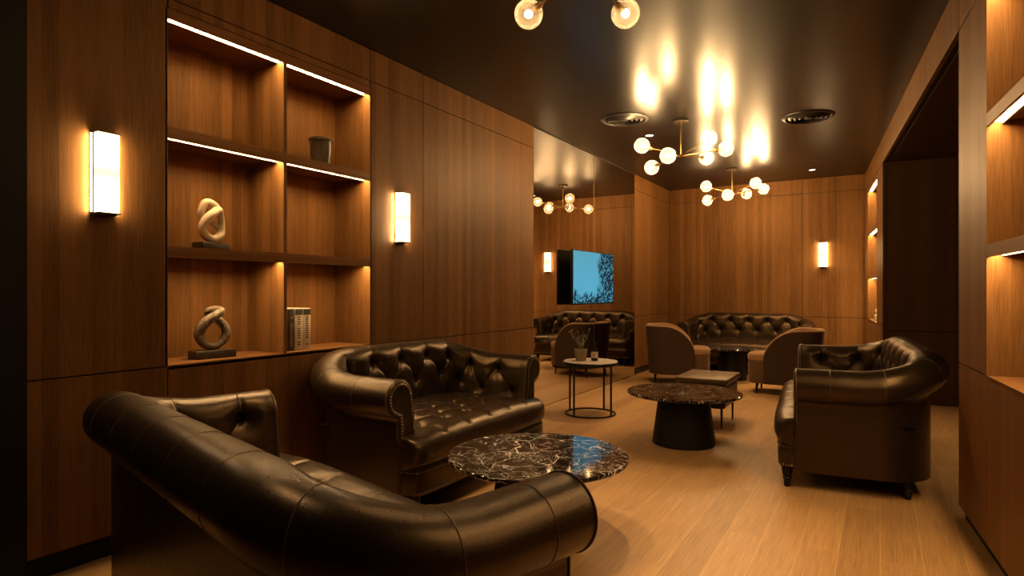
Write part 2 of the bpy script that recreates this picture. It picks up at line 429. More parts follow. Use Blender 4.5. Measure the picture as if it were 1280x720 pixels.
def screen_mat():
    m = bpy.data.materials.new('lit_screen'); m.use_nodes = True
    nt = m.node_tree; nt.nodes.clear(); L = nt.links.new
    tc = N(nt, 'ShaderNodeTexCoord'); sp = N(nt, 'ShaderNodeSeparateXYZ'); L(tc.outputs['Object'], sp.inputs[0])
    def ma(op, a, bb=0.0):
        k = N(nt, 'ShaderNodeMath', operation=op)
        for i, q in enumerate((a, bb)):
            if isinstance(q, (int, float)): k.inputs[i].default_value = q
            else: L(q, k.inputs[i])
        return k.outputs[0]
    # screen local: y along the width (-.56 .. .56, increasing to the right), z height (-.3 .. .3)
    n = N(nt, 'ShaderNodeTexNoise'); n.inputs['Scale'].default_value = 42; n.inputs['Detail'].default_value = 2
    mp = N(nt, 'ShaderNodeMapping'); L(tc.outputs['Object'], mp.inputs[0]); mp.inputs['Scale'].default_value = (1,.6,1)
    L(mp.outputs[0], n.inputs['Vector'])
    big = N(nt, 'ShaderNodeTexNoise'); big.inputs['Scale'].default_value = 5; L(tc.outputs['Object'], big.inputs['Vector'])
    tree = ma('ADD', ma('SUBTRACT', sp.outputs['Y'], .10), ma('MULTIPLY', ma('SUBTRACT', big.outputs['Fac'], .5), .5))
    tm = N(nt, 'ShaderNodeMapRange'); L(tree, tm.inputs['Value']); tm.inputs['From Min'].default_value = -.03; tm.inputs['From Max'].default_value = .12
    n5 = N(nt, 'ShaderNodeTexNoise'); n5.inputs['Scale'].default_value = 22; n5.inputs['Detail'].default_value = 4
    mp5 = N(nt, 'ShaderNodeMapping'); L(tc.outputs['Object'], mp5.inputs[0]); mp5.inputs['Scale'].default_value = (1,1,.35)
    L(mp5.outputs[0], n5.inputs['Vector'])
    hill = ma('ADD', ma('SUBTRACT', -.17, sp.outputs['Z']), ma('MULTIPLY', ma('SUBTRACT', n5.outputs['Fac'], .5), .38))
    hm = N(nt, 'ShaderNodeMapRange'); L(hill, hm.inputs['Value']); hm.inputs['From Min'].default_value = -.01; hm.inputs['From Max'].default_value = .03
    dens = ma('MAXIMUM', tm.outputs[0], hm.outputs[0])
    th = N(nt, 'ShaderNodeMapRange'); L(n.outputs['Fac'], th.inputs['Value']); th.inputs['From Min'].default_value = .60; th.inputs['From Max'].default_value = .50; th.inputs['To Min'].default_value = .25
    f = ma('MULTIPLY', dens, th.outputs[0])
    sky = N(nt, 'ShaderNodeMix', data_type='RGBA')
    g = N(nt, 'ShaderNodeMapRange'); L(sp.outputs['Z'], g.inputs['Value']); g.inputs['From Min'].default_value = -.3; g.inputs['From Max'].default_value = .3
    L(g.outputs[0], sky.inputs['Factor']); sky.inputs[6].default_value = (.10,.42,.62,1); sky.inputs[7].default_value = (.11,.37,.50,1)
    mx = N(nt, 'ShaderNodeMix', data_type='RGBA'); L(f, mx.inputs['Factor'])
    L(sky.outputs[2], mx.inputs[6]); mx.inputs[7].default_value = (.012,.028,.035,1)
    e = N(nt, 'ShaderNodeEmission'); L(mx.outputs[2], e.inputs['Color']); e.inputs['Strength'].default_value = 1.0
    o = N(nt, 'ShaderNodeOutputMaterial'); L(e.outputs[0], o.inputs[0])
    return m
SCREEN = screen_mat()

# ------------------------------------------------------------------ room
H = 2.8
XL = -2.925
YB = 9.76
Z1, Z2, Z2R = .815, 2.585, 2.535
G = .003

def struct(o):
    o['kind'] = 'structure'; return o

struct(MB().box(-3.6, 3.2, -2.0, 10.2, -.1, 0).build('floor', FLOOR, smooth=False))
struct(MB().box(-3.6, 3.2, -2.0, 10.2, H, H+.1).build('ceiling', CEIL, smooth=False))

def panels(mb, plane, lst, t=.02):
    """panel boards set with thin open joints. plane: ('x', value, sign into the wall)"""
    for a0, a1, z0, z1 in lst:
        if plane[0] == 'x':
            x0, x1 = sorted((plane[1], plane[1] + plane[2]*t))
            mb.box(x0, x1, a0+G, a1-G, z0+G, z1-G)
        else:
            y0, y1 = sorted((plane[1], plane[1] + plane[2]*t))
            mb.box(a0+G, a1-G, y0, y1, z0+G, z1-G)

# left wall: panels, then a dark backing behind the joints
mb = MB()
lst = []
for a0, a1 in ((1.075,1.64), (2.995,3.547), (3.547,5.24), (8.12, YB)):
    lst += [(a0,a1,.09,Z1), (a0,a1,Z1,Z2), (a0,a1,Z2,H)]
lst += [(1.64,2.995,.09,Z1), (1.64,2.995,Z2,H)]
panels(mb, ('x', XL, -1), lst)
struct(mb.build('wall_left', WOOD, smooth=False))
bk = MB()
bk.box(XL-.06, XL-.021, 1.05, 1.62, 0, H).box(XL-.06, XL-.021, 3.01, YB+.2, 0, H)
bk.box(XL-.06, XL-.021, 1.62, 3.01, 0, .79).box(XL-.06, XL-.021, 1.62, 3.01, Z2, H)
struct(bk.build('wall_left_backing', GROOVE, smooth=False))
struct(MB().box(XL-.02, XL-.012, 1.075, 5.24, 0, .09).build('baseboard_left', GROOVE, smooth=False))
# black wall end beside the first panel
struct(MB().box(XL-.06, XL+.03, -2.0, 1.066, 0, H).build('wall_entry', BLACK, smooth=False))
# far wall
mb = MB(); lst = []
for a0, a1 in ((XL,-2.28), (-2.28,-.97), (-.97, .4)):
    lst += [(a0,a1,.09,Z1-.02), (a0,a1,Z1-.02,Z2), (a0,a1,Z2,H)]
panels(mb, ('y', YB, 1), lst)
struct(mb.build('wall_far', WOOD, smooth=False))
struct(MB().box(XL-.1, 1.6, YB+.021, YB+.06, 0, H).build('wall_far_backing', GROOVE, smooth=False))
struct(MB().box(XL, -.17, YB+.012, YB+.02, 0, .09).build('baseboard_far', GROOVE, smooth=False))
# near wall, behind the camera
struct(MB().box(-3.2, 2.6, -2.0, -1.9, 0, H).build('wall_near', DARKWOOD, smooth=False))

# right wall: turned 5.18 degrees, local x=0 is its face, local +x goes into the wall
RA = math.radians(5.18)
RLOC = (.706, 0, 0)
def right(o):
    o.location = RLOC; o.rotation_euler = (0, 0, RA); return o
def rw(lx, ly, z=0):
    c, s = math.cos(RA), math.sin(RA)
    return (RLOC[0] + lx*c - ly*s, lx*s + ly*c, z)
NI0, NI1 = 1.55, 3.385
OP0, OP1 = 3.94, 7.63
FN0, FN1, REND = 8.2, 9.38, 9.80
mb = MB(); lst = []
for a0, a1 in ((-1.9, NI0), (NI1, OP0), (OP1, FN0), (FN1, REND)):
    lst += [(a0,a1,.06,Z1-.01), (a0,a1,Z1-.01,Z2R), (a0,a1,Z2R,H)]
for a0, a1 in ((NI0, NI1), (FN0, FN1)):
    lst += [(a0,a1,.06,Z1-.01), (a0,a1,Z2R,H)]
lst += [(OP0, OP1, Z2R, H)]
panels(mb, ('x', 0, 1), lst, .025)
# jamb faces of the opening
mb.box(.025+G, .40, OP0-.02, OP0, .0, Z2R)
struct(right(mb.build('wall_right', WOOD, smooth=False)))
bk = MB()
bk.box(.026, .06, -1.9, NI0, 0, H).box(.026, .06, NI1+.015, OP0-.03, 0, H).box(.026, .06, OP1+.02, FN0-.015, 0, H).box(.026,.06,FN1+.015,REND,0,H)
bk.box(.026, .06, NI0, NI1, 0, .78).box(.026,.06,FN0,FN1,0,.78)
bk.box(.026, .06, NI0, NI1, 2.55, H).box(.026,.06,FN0,FN1,2.55,H)
bk.box(.026, .06, OP0, OP1, Z2R+.01, H)
struct(right(bk.build('wall_right_backing', GROOVE, smooth=False)))
# alcove beyond the opening
mb = MB()
panels(mb, ('y', 7.56, 1), [(.0+.03, 1.7, .0, Z1-.06), (.03, 1.7, Z1-.06, Z2R)])
mb.box(-.0, .03, 7.56, OP1+.0, 0, Z2R)
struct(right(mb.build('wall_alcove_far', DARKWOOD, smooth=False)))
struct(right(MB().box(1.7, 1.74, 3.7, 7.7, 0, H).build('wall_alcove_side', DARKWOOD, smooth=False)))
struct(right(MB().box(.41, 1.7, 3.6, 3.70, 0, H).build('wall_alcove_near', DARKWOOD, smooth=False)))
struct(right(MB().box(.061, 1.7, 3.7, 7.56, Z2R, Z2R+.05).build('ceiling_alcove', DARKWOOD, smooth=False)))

# ------------------------------------------------------------------ built-in shelving
CHANNEL = simple('white_led_channel', (.65,.6,.52), .5)
def shelving(label, y0, y1, divs, sgn, face, zb, zt, at_right=False, topled=True, led_rows=(0,1,2)):
    """niches open at x=face, depth along sgn*x"""
    root = empty('built_in_shelving', (0,0,0), label, 'shelving')
    if at_right: right(root)
    D = .33; T = .055; s = sgn
    def X(a, b): return tuple(sorted((face + s*a, face + s*b)))
    MB().box(*X(D, D+.02), y0, y1, zb-.02, zt+.05).build('back_panel', WOOD, root, False)
    for a, b in ((y0-.014, y0), (y1, y1+.014)):
        MB().box(*X(.0, D), a+.001, b-.001, zb-.02, zt+.05).build('side_panel', WOOD, root, False)
    for d in divs:
        MB().box(*X(.001, D), d-.011, d+.011, zb, zt).build('divider', WOOD, root, False)
    bounds = [y0] + list(divs) + [y1]
    MB().box(*X(-.0, D), y0, y1, zb-.02, zb).build('bottom_board', WOODH, root, False)
    zs = [zb + (zt-zb-2*T)/3, 0]; zs[1] = zs[0] + T + (zt-zb-2*T)/3
    top = MB().box(*X(.0, .014), y0, y1, zt-.0, zt+.05).box(*X(.014, D), y0, y1, zt+.018, zt+.05)
    top.build('top_rail', WOODH, root, False)
    boards = [zs[0], zs[1]]
    for z in boards:
        # board with a front lip that hides the light strip from the side
        m = MB().box(*X(.0, .014), y0, y1, z, z+T).box(*X(.014, D), y0, y1, z+.018, z+T)
        m.build('shelf', WOODH, root, False)
    for k, z in enumerate([zs[0]+.018, zs[1]+.018, zt+.018]):
        lip = zt if k == 2 else [zs[0], zs[1]][k]
        for a, b in zip(bounds[:-1], bounds[1:]):
            MB().box(*X(.0145, .052), a+.014, b-.014, lip+.012, lip+.0175).build('led_strip', LED, root, False)
            MB().box(*X(.0525, .060), a+.0005, b-.0005, lip+.0036, lip+.0178).build('led_channel', CHANNEL, root, False)
    return root, zs, T
unit, zs, T = shelving('walnut built-in wall niches with lit shelves on the left wall, holding sculptures and books',
                       1.64+.002, 2.995-.002, [2.315], -1, XL, Z1+.004, 2.49)
# frame strip above the niches
struct(MB().box(XL-.02, XL, 1.645, 2.99, 2.543, Z2-G).build('trim_1', WOOD, smooth=False))
shelving('walnut built-in niches with lit shelves at the right edge of the photo', NI0+.001, NI1-.001, [2.4], 1, 0, Z1-.01, 2.48, True)
shelving('narrow far walnut niches with lit shelves in the right wall beyond the dark opening', FN0+.001, FN1-.001, [], 1, 0, Z1-.01, 2.48, True)

# ------------------------------------------------------------------ mirror and screen
root = empty('wall_mirror', (XL, 6.68, 0), 'tall floor-to-ceiling mirror of two panels on the left wall behind the side table', 'mirror')
MB().box(-.018, .0, 5.24+.004-6.68, 6.72-.0015-6.68, .012, H-.012).build('mirror_panel', MIRROR, root, False)
MB().box(-.018, .0, 6.72+.0015-6.68, 8.12-.004-6.68, .012, H-.012).build('mirror_panel', MIRROR, root, False)
MB().box(-.018, .004, 5.24-6.68, 8.12-6.68, .0, .012).build('edge_strip', BRASS, root, False)
MB().box(-.018, .003, 5.24-6.68, 8.12-6.68, H-.012, H).build('edge_strip', BRONZE, root, False)
MB().box(-.017, .0015, 6.72-.0014-6.68, 6.72+.0014-6.68, .013, H-.013).build('joint_strip', BRASS, root, False)

TVY0, TVY1 = 5.93, 7.09
tvz = 1.325
root = empty('television', (XL+.02, (TVY0+TVY1)/2, tvz), 'flat black television showing a blue sky and trees, mounted on the tall mirror', 'television')
hw = (TVY1-TVY0)/2
bevel_obj(MB().box(.045, .078, -hw, hw, -.302, .302).build('casing', BLACK, root, False), .004)
MB().box(.0785, .080, -hw+.012, hw-.012, -.289, .289).build('screen', SCREEN, root, False)
bevel_obj(MB().box(-.018, .044, -.2, .2, -.14, .14).build('wall_bracket', BLACK, root, False), .006)

# ------------------------------------------------------------------ sconces
def sconce(loc, rotz, label):
    r = empty('wall_sconce', loc, label, 'wall light', rotz, 'slim wall sconces')
    bevel_obj(MB().box(.0006, .0215, -.050, .050, -.182, .182).build('back_plate', BRONZE, r, False), .002)
    bevel_obj(MB().box(.022, .062, -.044, .044, -.172, .172).build('diffuser', SCONCE, r, False), .003)
    for sy in (-1, 1):
        MB().box(.010, .0214, *sorted((sy*.0502, sy*.0512)), -.17, .17).build('added_halo_strip', ADDEDHALO, r, False)  # added glowing strips, there only to cast a halo on the wall
    MB().box(.022, .065, -.047, .047, .1725, .178).build('end_cap', BRONZE, r, False)
    MB().box(.022, .065, -.047, .047, -.178, -.1725).build('end_cap', BRONZE, r, False)
    return r
sconce((XL, 1.352, 1.69), 0, 'lit slim wall sconce left of the niches, nearest the camera')
sconce((XL, 3.285, 1.695), 0, 'lit slim wall sconce right of the niches above the tufted loveseat')
sconce((-.70, YB, 1.69), -PI/2, 'lit slim wall sconce on the far wall')

# ------------------------------------------------------------------ ceiling fixtures
def vent(x, y, label):
    m = MB()
    m.lathe([(.225,0),(.222,-.008),(.200,-.016),(.192,-.010),(.190,0)], 48, closed_profile=True)
    r = MB()
    for R in (.150, .110, .070):
        r.lathe([(R+.022,-.001),(R+.024,-.004),(R,-.022),(R-.003,-.019)], 40, closed_profile=True)
    r.lathe([(.0001,-.020),(.034,-.020),(.036,-.012),(.0001,-.010)], 24)
    root = empty('ceiling_vent', (x, y, H), label, 'vent', 0, 'round ceiling vents')
    m.build('rim', VENT, root)
    r.build('louvre', VENT, root)
    MB().lathe([(.0001,-.0005),(.19,-.0005),(.19,-.002),(.0001,-.002)], 32).build('duct_plate', GROOVE, root)
VENT = simple('vent_metal', (.014,.012,.011), .42, .0, .4)
vent(-2.07, 5.47, 'round black ceiling vent nearer the mirror')
vent(-.575, 6.28, 'round black ceiling vent nearer the right wall opening')
def downlight(x, y, label, power=80, ang=95, z=H):
    root = empty('downlight', (x, y, z), label, 'downlight', 0, 'recessed downlights')
    ld = bpy.data.lights.new('spot', 'SPOT'); ld.energy = power; ld.color = (1,.66,.33)
    ld.spot_size = math.radians(ang); ld.spot_blend = .8; ld.shadow_soft_size = .014
    lo = bpy.data.objects.new('spot', ld); COL.objects.link(lo); lo.parent = root; lo.location = (0,0,-.012)
    MB().lathe([(.05,-.0005),(.055,-.003),(.05,-.007),(.041,-.006),(.040,-.0005)], 32, closed_profile=True).build('rim', VENT, root)
    MB().lathe([(.0001,-.001),(.0395,-.001),(.0395,-.004),(.0001,-.004)], 24).build('lens', SPOTLENS, root)
downlight(-2.06, 6.17, 'small lit downlight beside the nearer far chandelier', 110, 80)
downlight(-.78, 9.06, 'small lit downlight near the far wall', 110, 80)
downlight(-1.62, 2.30, 'downlight in the ceiling above the front marble table', 115, 60)
downlight(-1.15, 3.05, 'downlight in the ceiling above the open floor right of the front marble table', 115, 50)
downlight(-1.75, .95, 'unseen downlight added to highlight the back of the foreground sofa', 75, 55)  # unseen lamp, added for warm highlights on the sofa leather
p_ = rw(.95, 5.3)
downlight(p_[0], p_[1], 'unseen downlight added to light the floor of the dark alcove', 100, 80, Z2R)  # unseen lamp, added to brighten the alcove floor

ARMS = [(-.39,-.10,.075), (.42,-.02,.065), (.15,-.36,.08), (.34,.30,.05), (-.215,-.36,-.075), (-.20,.33,-.04)]
def chandelier(loc, rotz, label, hub_z, arms=ARMS, gr=.072, bulb=None):
    root = empty('chandelier', (loc[0], loc[1], H), label, 'chandelier', rotz, 'globe chandeliers')
    hz = hub_z - H
    MB().lathe([(.0001,0),(.070,0),(.072,-.003),(.072,-.022),(.068,-.027),(.0001,-.027)], 40).build('canopy', BRONZE, root)
    MB().lathe([(.008,-.027),(.008,hz)], 12).build('stem', BRASS, root)
    MB().sphere((0,0,hz), .019, 20, 12).build('hub', BRASS, root)
    for dx, dy, dz in arms:
        d = Vector((dx, dy, dz)); L = d.length; u = d.normalized()
        c = Vector((0,0,hz)) + d
        a = MB().tube([Vector((0,0,hz)) + u*.012, c - u*(gr+.03)], .0055, 10).build('arm', BRASS, root)
        sk = MB().tube([c - u*(gr+.035), c - u*(gr+.022), c - u*(gr-.008), c - u*.032], [.011,.016,.016,.012], 14).build('socket', BRASS, a)
        g = MB().sphere((0,0,0), gr, 32, 20).build('globe', GLOBE, a); g.location = c
        bm = bmesh.new(); bmesh.ops.create_icosphere(bm, subdivisions=2, radius=.019)
        me = bpy.data.meshes.new('bulb'); bm.to_mesh(me); bm.free()
        b = link('bulb', me, bulb or BULB, a); b.location = c
    return root
ROTC = math.radians(31.2)     # arms were measured square to the view
chandelier((-1.62, 5.77), ROTC, 'brass six-globe chandelier, the nearer of the two hanging in the middle of the room', 2.455)
chandelier((-1.68, 8.40), ROTC+math.radians(4), 'brass six-globe chandelier farther off, in front of the far wall', 2.46)
chandelier((-1.13, 2.50), ROTC, 'brass six-globe chandelier at the top edge, only two globes in view', 2.625,
           [(-.245,.335,-.055), (.245,.35,-.045), (.42,-.05,.03), (.22,-.36,.0), (-.2,-.38,.0), (-.42,-.03,.03)], bulb=BULBDIM)

# ------------------------------------------------------------------ chesterfield sofas
def smooth(x): x = np.clip(x, 0, 1); return x*x*(3-2*x)
def make_sofa(W, label, loc, face, group, zarm=.72, zback=.83, Dp=.78, nose=.14, nseat=5):
    """local: faces +Y; loc = point midway between the two arm fronts"""
    root = empty('chesterfield_sofa', (loc[0], loc[1], 0), label, 'sofa', -math.atan2(face[0], face[1]), group)
    r = .098; nc = -.012; t = .155; rc = .28
    a = W/2 - (r+nc)
    b = Dp - (r+nc)           # body back face at y=-b ; arm fronts at y=0
    # path along the outer body face
    segs = []
    l1 = b - rc; la = rc*PI/2; lb = 2*a - 2*rc
    Ltot = 2*l1 + 2*la + lb
    ns = int(Ltot/.0085)
    s = np.linspace(0, Ltot, ns)
    px = np.zeros(ns); py = np.zeros(ns); nx = np.zeros(ns); ny = np.zeros(ns); zt = np.zeros(ns)
    for i, q in enumerate(s):
        if q <= l1: px[i], py[i], nx[i], ny[i] = -a, -q, -1, 0
        elif q <= l1+la:
            th = (q-l1)/rc; nx[i], ny[i] = -math.cos(th), -math.sin(th)
            px[i], py[i] = -a+rc + rc*nx[i], -b+rc + rc*ny[i]
        elif q <= l1+la+lb: px[i], py[i], nx[i], ny[i] = -a+rc+(q-l1-la), -b, 0, -1
        elif q <= l1+2*la+lb:
            th = (q-l1-la-lb)/rc; nx[i], ny[i] = math.sin(th), -math.cos(th)
            px[i], py[i] = a-rc + rc*nx[i], -b+rc + rc*ny[i]
        else: px[i], py[i], nx[i], ny[i] = a, -b+rc+(q-l1-2*la-lb), 1, 0
    edge = np.minimum(s, Ltot-s)
    zt = zarm + (zback-zarm)*smooth((edge-l1*.7)/(l1*.3+la*1.15))
    # profile parameters
    NI, NA, NO = 44, 44, 14
    th_end = -math.acos(min(1, -nc/r))
    prof = []   # (kind, value)
    Z0 = .30
    n_ = np.zeros((ns, NI+NA+NO)); z_ = np.zeros_like(n_); pn = np.zeros_like(n_); pz = np.zeros_like(n_); wgt = np.zeros(NI+NA+NO)
    n0, n1 = -t, nc - r
    for k in range(NI):
        f = k/NI
        n_[:,k] = n0 + (n1-n0)*f; z_[:,k] = Z0 + (zt-r-Z0)*f
        pn[:,k] = -1; pz[:,k] = .15; wgt[k] = 1
    for k in range(NA):
        th = PI + (th_end-PI)*k/(NA-1)
        n_[:,NI+k] = nc + r*math.cos(th); z_[:,NI+k] = zt - r + r*math.sin(th)
        pn[:,NI+k] = math.cos(th); pz[:,NI+k] = math.sin(th)
        wgt[NI+k] = np.clip((th - math.radians(95))/math.radians(75), 0, 1)
    for k in range(NO):
        f = (k+1)/NO
        z1 = zt - r + r*math.sin(th_end)
        n_[:,NI+NA+k] = 0; z_[:,NI+NA+k] = z1 + (.115-z1)*f; pn[:,NI+NA+k] = 1
    # arc length coordinate along the inner face, 0 at the roll start (theta=180)
    dq = np.sqrt(np.diff(n_, axis=1)**2 + np.diff(z_, axis=1)**2)
    q = np.concatenate([np.zeros((ns,1)), np.cumsum(dq, 1)], 1)
    q = q - q[:, NI:NI+1]
    S = np.repeat(s[:,None], q.shape[1], 1)
    sp = .262
    # inner length is shorter round the corners: use the mean path for the button pitch
    mid = Ltot/2
    kmax = int((mid-.13)/sp)
    top = [mid + k*sp for k in range(-kmax, kmax+1)]
    low = [mid + (k+.5)*sp for k in range(-kmax-1, kmax+1) if .08 < mid + (k+.5)*sp < Ltot-.08]
    qt, ql = .0, -.148
    # pitch shrinks at corners in true distance
    disp = np.zeros_like(q)
    def gauss(ds, dqq, sg): return np.exp(-(ds*ds+dqq*dqq)/(sg*sg))
    B = [(x, qt) for x in top] + [(x, ql) for x in low]
    for bs, bq in B:
        disp -= .030*gauss(S-bs, q-bq, .055) + .024*gauss(S-bs, q-bq, .019)
    def crease(s0, q0, s1, q1, dep, sg):
        nonlocal disp
        d = np.array([s1-s0, q1-q0]); L = np.hypot(*d)
        tt = np.clip(((S-s0)*d[0] + (q-q0)*d[1])/L**2, 0, 1)
        dist2 = (S-s0-tt*d[0])**2 + (q-q0-tt*d[1])**2
        disp = disp - dep*np.exp(-dist2/sg**2)
    for x in top:
        for y in low:
            if abs(x-y) < sp*.6: crease(x, qt, y, ql, .011, .011)
        crease(x, qt, x, qt+.09, .010, .011)
    for y in low: crease(y, ql, y, ql-.2, .008, .010)
    # pillowing between creases
    disp += .010*smooth((q+.28)/.1)
    endw = smooth(edge/.06)[:,None]
    d = disp * wgt[None,:] * endw
    nn = np.sqrt(pn**2+pz**2)
    n_ = n_ + d*pn/nn; z_ = z_ + d*pz/nn
    G3 = np.stack([px[:,None] + nx[:,None]*n_, py[:,None] + ny[:,None]*n_, z_], -1)
    # split arms / back
    ia = int(np.searchsorted(s, l1)); ib = int(np.searchsorted(s, Ltot-l1))
    armL = grid_obj('arm', G3[:ia+1], LEATHER, root)
    back = grid_obj('backrest', G3[ia:ib+1], LEATHER, root)
    armR = grid_obj('arm', G3[ib:], LEATHER, root)
    # arm fronts: the scroll shaped panel
    pr = []
    for k in range(0, NI, 4): pr.append((n_[0,k], z_[0,k]))
    for k in range(0, NA, 1): pr.append((n_[0,NI+k], z_[0,NI+k]))
    for k in range(0, NO, 3): pr.append((n_[0,NI+NA+k], z_[0,NI+NA+k]))
    pr.append((0,.115)); pr.append((n0,.115))
    def inset(P, dd):
        out = []; m = len(P)
        for i in range(m):
            p0, p1, p2 = Vector(P[i-1]), Vector(P[i]), Vector(P[(i+1) % m])
            e1 = (p1-p0); e2 = (p2-p1)
            if e1.length < 1e-6: e1 = e2
            if e2.length < 1e-6: e2 = e1
            e = (e1.normalized()+e2.normalized()).normalized()
            out.append((P[i][0] + e.y*dd, P[i][1] - e.x*dd))
        return out
    for sgn, arm in ((-1, armL), (1, armR)):
        rings = [(0, 0.0), (0,.004), (.004,.012), (.012,.016), (.026,.017), (.030,.011), (.036,.011), (.05,.013)]
        vs = []; m = len(pr)
        for dd, dy in rings:
            for (n, z) in inset(pr, dd): vs.append((sgn*(a+n), dy, z))
        fs = []
        for j in range(len(rings)-1):
            for i in range(m):
                i2 = (i+1) % m
                f = (j*m+i, j*m+i2, (j+1)*m+i2, (j+1)*m+i)
                fs.append(f if sgn > 0 else f[::-1])
        f = tuple((len(rings)-1)*m+i for i in range(m)); fs.append(f if sgn > 0 else f[::-1])
        fr = MB().add(vs, fs).build('arm_front', LEATHER, arm, True, 60)
        # nail heads along the inset outline, above the seat
        line = [p for p in inset(pr, .021)]
        pts = []; acc = 0; last = None
        for i in range(len(line)-2):
            p, p2 = Vector(line[i]), Vector(line[i+1]); L = (p2-p).length
            while acc < L:
                c = p + (p2-p)*(acc/L) if L > 0 else p
                if c.y > .41: pts.append((sgn*(a+c.x), .0175, c.y))
                acc += .0165
            acc -= L
        nm = MB()
        for p in pts: nm.sphere(p, .0052, 8, 6, (1,.7,1))
        nm.build('nailhead_trim', NAIL, arm)
        # piping bead round the scroll
        bead = [(sgn*(a+n), .003, z) for n, z in inset(pr, -.001)[:-2] if z > .40]
        MB().tube(bead, .0035, 6).build('piping', PIPING, arm)
    # stitched seams over the roll, at each top button
    def surf(si, k, lift=.0): 
        g = G3[si, k]
        g2 = G3[si, min(k+1, G3.shape[1]-1)]
        v = Vector((nx[si]*pn[si,k], ny[si]*pn[si,k], pz[si,k])).normalized()
        return Vector(g) + v*lift, v
    for x in top:
        si = int(np.searchsorted(s, x)); si = min(max(si,1), ns-2)
        pts = [surf(si, k, .0004)[0] for k in range(NI+6, NI+NA-4, 2)]
        MB().tube(pts, .0017, 6).build('stitched_seam', PIPING, armL if x < l1 else armR if x > Ltot-l1 else back)
    # seat cushion with a bowed, rolled nose and tufting
    hw = a - .012
    NX, NY = 150, 96
    xs = np.linspace(-1, 1, NX); xs = np.sign(xs)*(1-(1-np.abs(xs))**1.25)
    X = xs*hw
    yb = -b + .10
    zs_, rr = .425, .085
    yf = .02 + (nose-.02)*(1-np.abs(xs)**6)**(1/6.)
    u = np.linspace(0, 1, NY)
    Gs = np.zeros((NX, NY, 3))
    nose_c = 62
    for i in range(NX):
        y1 = yf[i] - rr*1.1
        for k in range(NY):
            if k <= nose_c:
                y = yb + (y1-yb)*(k/nose_c); z = zs_
            else:
                th = PI/2 - PI*(k-nose_c)/(NY-1-nose_c)
                c, sn = math.cos(th), math.sin(th)
                y = y1 + rr*1.1*max(0, c)**.8; z = zs_ - rr + rr*np.sign(sn)*abs(sn)**.8
            Gs[i,k] = (X[i], y, z)
    inner = (np.abs(X) < a-t+.02)
    crown = .03*np.clip(1-(np.abs(X)/(a-t+.05))**4, 0, 1)
    yy = Gs[:,:,1]
    top_m = np.zeros((NX,NY)); top_m[:, :nose_c+1] = 1
    for k in range(nose_c+1, NY): top_m[:,k] = max(0, math.cos(PI/2*min(1, 2*(k-nose_c)/(NY-1-nose_c))))
    sd = crown[:,None]*np.clip((.10 - yy)/.2+.6, .5, 1)
    nb = nseat
    pitch = (2*(a-t))/nb
    rows = [-.06, -.205, -.35]
    SB = []
    for j, ry in enumerate(rows):
        cnt = nb if j % 2 == 0 else nb-1
        for i in range(cnt): SB.append(((i-(cnt-1)/2)*pitch, ry))
    XX = np.repeat(X[:,None], NY, 1)
    for bx, by in SB:
        sd -= .021*np.exp(-((XX-bx)**2+(yy-by)**2)/.055**2) + .020*np.exp(-((XX-bx)**2+(yy-by)**2)/.018**2)
    for i in range(len(SB)):
        for j in range(i):
            (x0,y0),(x1,y1) = SB[i], SB[j]
            if 0 < abs(x0-x1) < pitch*.7 and abs(y0-y1) < .2:
                dx, dy = x1-x0, y1-y0; L2 = dx*dx+dy*dy
                tt = np.clip(((XX-x0)*dx+(yy-y0)*dy)/L2, 0, 1)
                sd -= .010*np.exp(-(((XX-x0-tt*dx)**2+(yy-y0-tt*dy)**2))/.013**2)
    for bx, by in SB:
        if by == rows[0]:
            tt = np.clip((yy-by)/.16, 0, 1)
            sd -= .010*np.exp(-((XX-bx)**2+(yy-by-tt*.16)**2)/.013**2)
    Gs[:,:,2] += sd*top_m
    seat = grid_obj('seat', Gs, LEATHER, root, flip=True)
    # base rail under the seat
    out = []
    m = 60
    for i in range(m+1):
        w = -1 + 2*i/m; out.append((w*hw, .012 + (nose-.035)*(1-abs(w)**7)**(1/7.)))
    out = [(-hw, -b+rc+.02)] + out + [(hw, -b+rc+.02)]
    vs = []; M = len(out)
    levels = [(.115,.022),(.125,.006),(.135,0),(.255,0),(.27,.006)]
    for z, ins in levels:
        for x, y in out: vs.append((x*(1-ins/hw), y-ins if y > 0 else y, z))
    fs = []
    for j in range(len(levels)-1):
        for i in range(M):
            i2 = (i+1) % M; fs.append((j*M+i2, j*M+i, (j+1)*M+i, (j+1)*M+i2))
    fs.append(tuple(range(M))); fs.append(tuple(reversed(range((len(levels)-1)*M, len(levels)*M))))
    base = MB().add(vs, fs).build('base', LEATHER, root, True, 50)
    for zz in (.140, .247):
        nm = MB(); acc = 0
        for (x0,y0),(x1,y1) in zip(out[1:-2], out[2:-1]):
            L = math.hypot(x1-x0, y1-y0)
            while acc < L:
                f = acc/L; nm.sphere((x0+(x1-x0)*f, y0+(y1-y0)*f+.0008, zz), .0042, 6, 4)
                acc += .017
            acc -= L
        nm.build('nailhead_trim', NAIL, base)
    # legs: turned
    lp = [(.0001,0),(.014,0),(.018,.008),(.019,.03),(.016,.036),(.022,.044),(.026,.052),(.022,.06),(.027,.075),(.031,.10),(.031,.118)]
    for lx in (-1, 1):
        for ly in (nose-.085, -b+.13):
            o = MB().lathe(lp, 18).build('leg', BLACK, root)
            o.location = (lx*(hw-(.06 if ly > 0 else .10)), ly, 0)
    # buttons
    bm_ = MB().sphere((0,0,0), .0125, 12, 8, (1,1,.55))
    me = bpy.data.meshes.new('button'); me.from_pydata(bm_.v, [], bm_.f); me.update()
    me.materials.append(BUTTON); me.polygons.foreach_set('use_smooth', [True]*len(me.polygons))
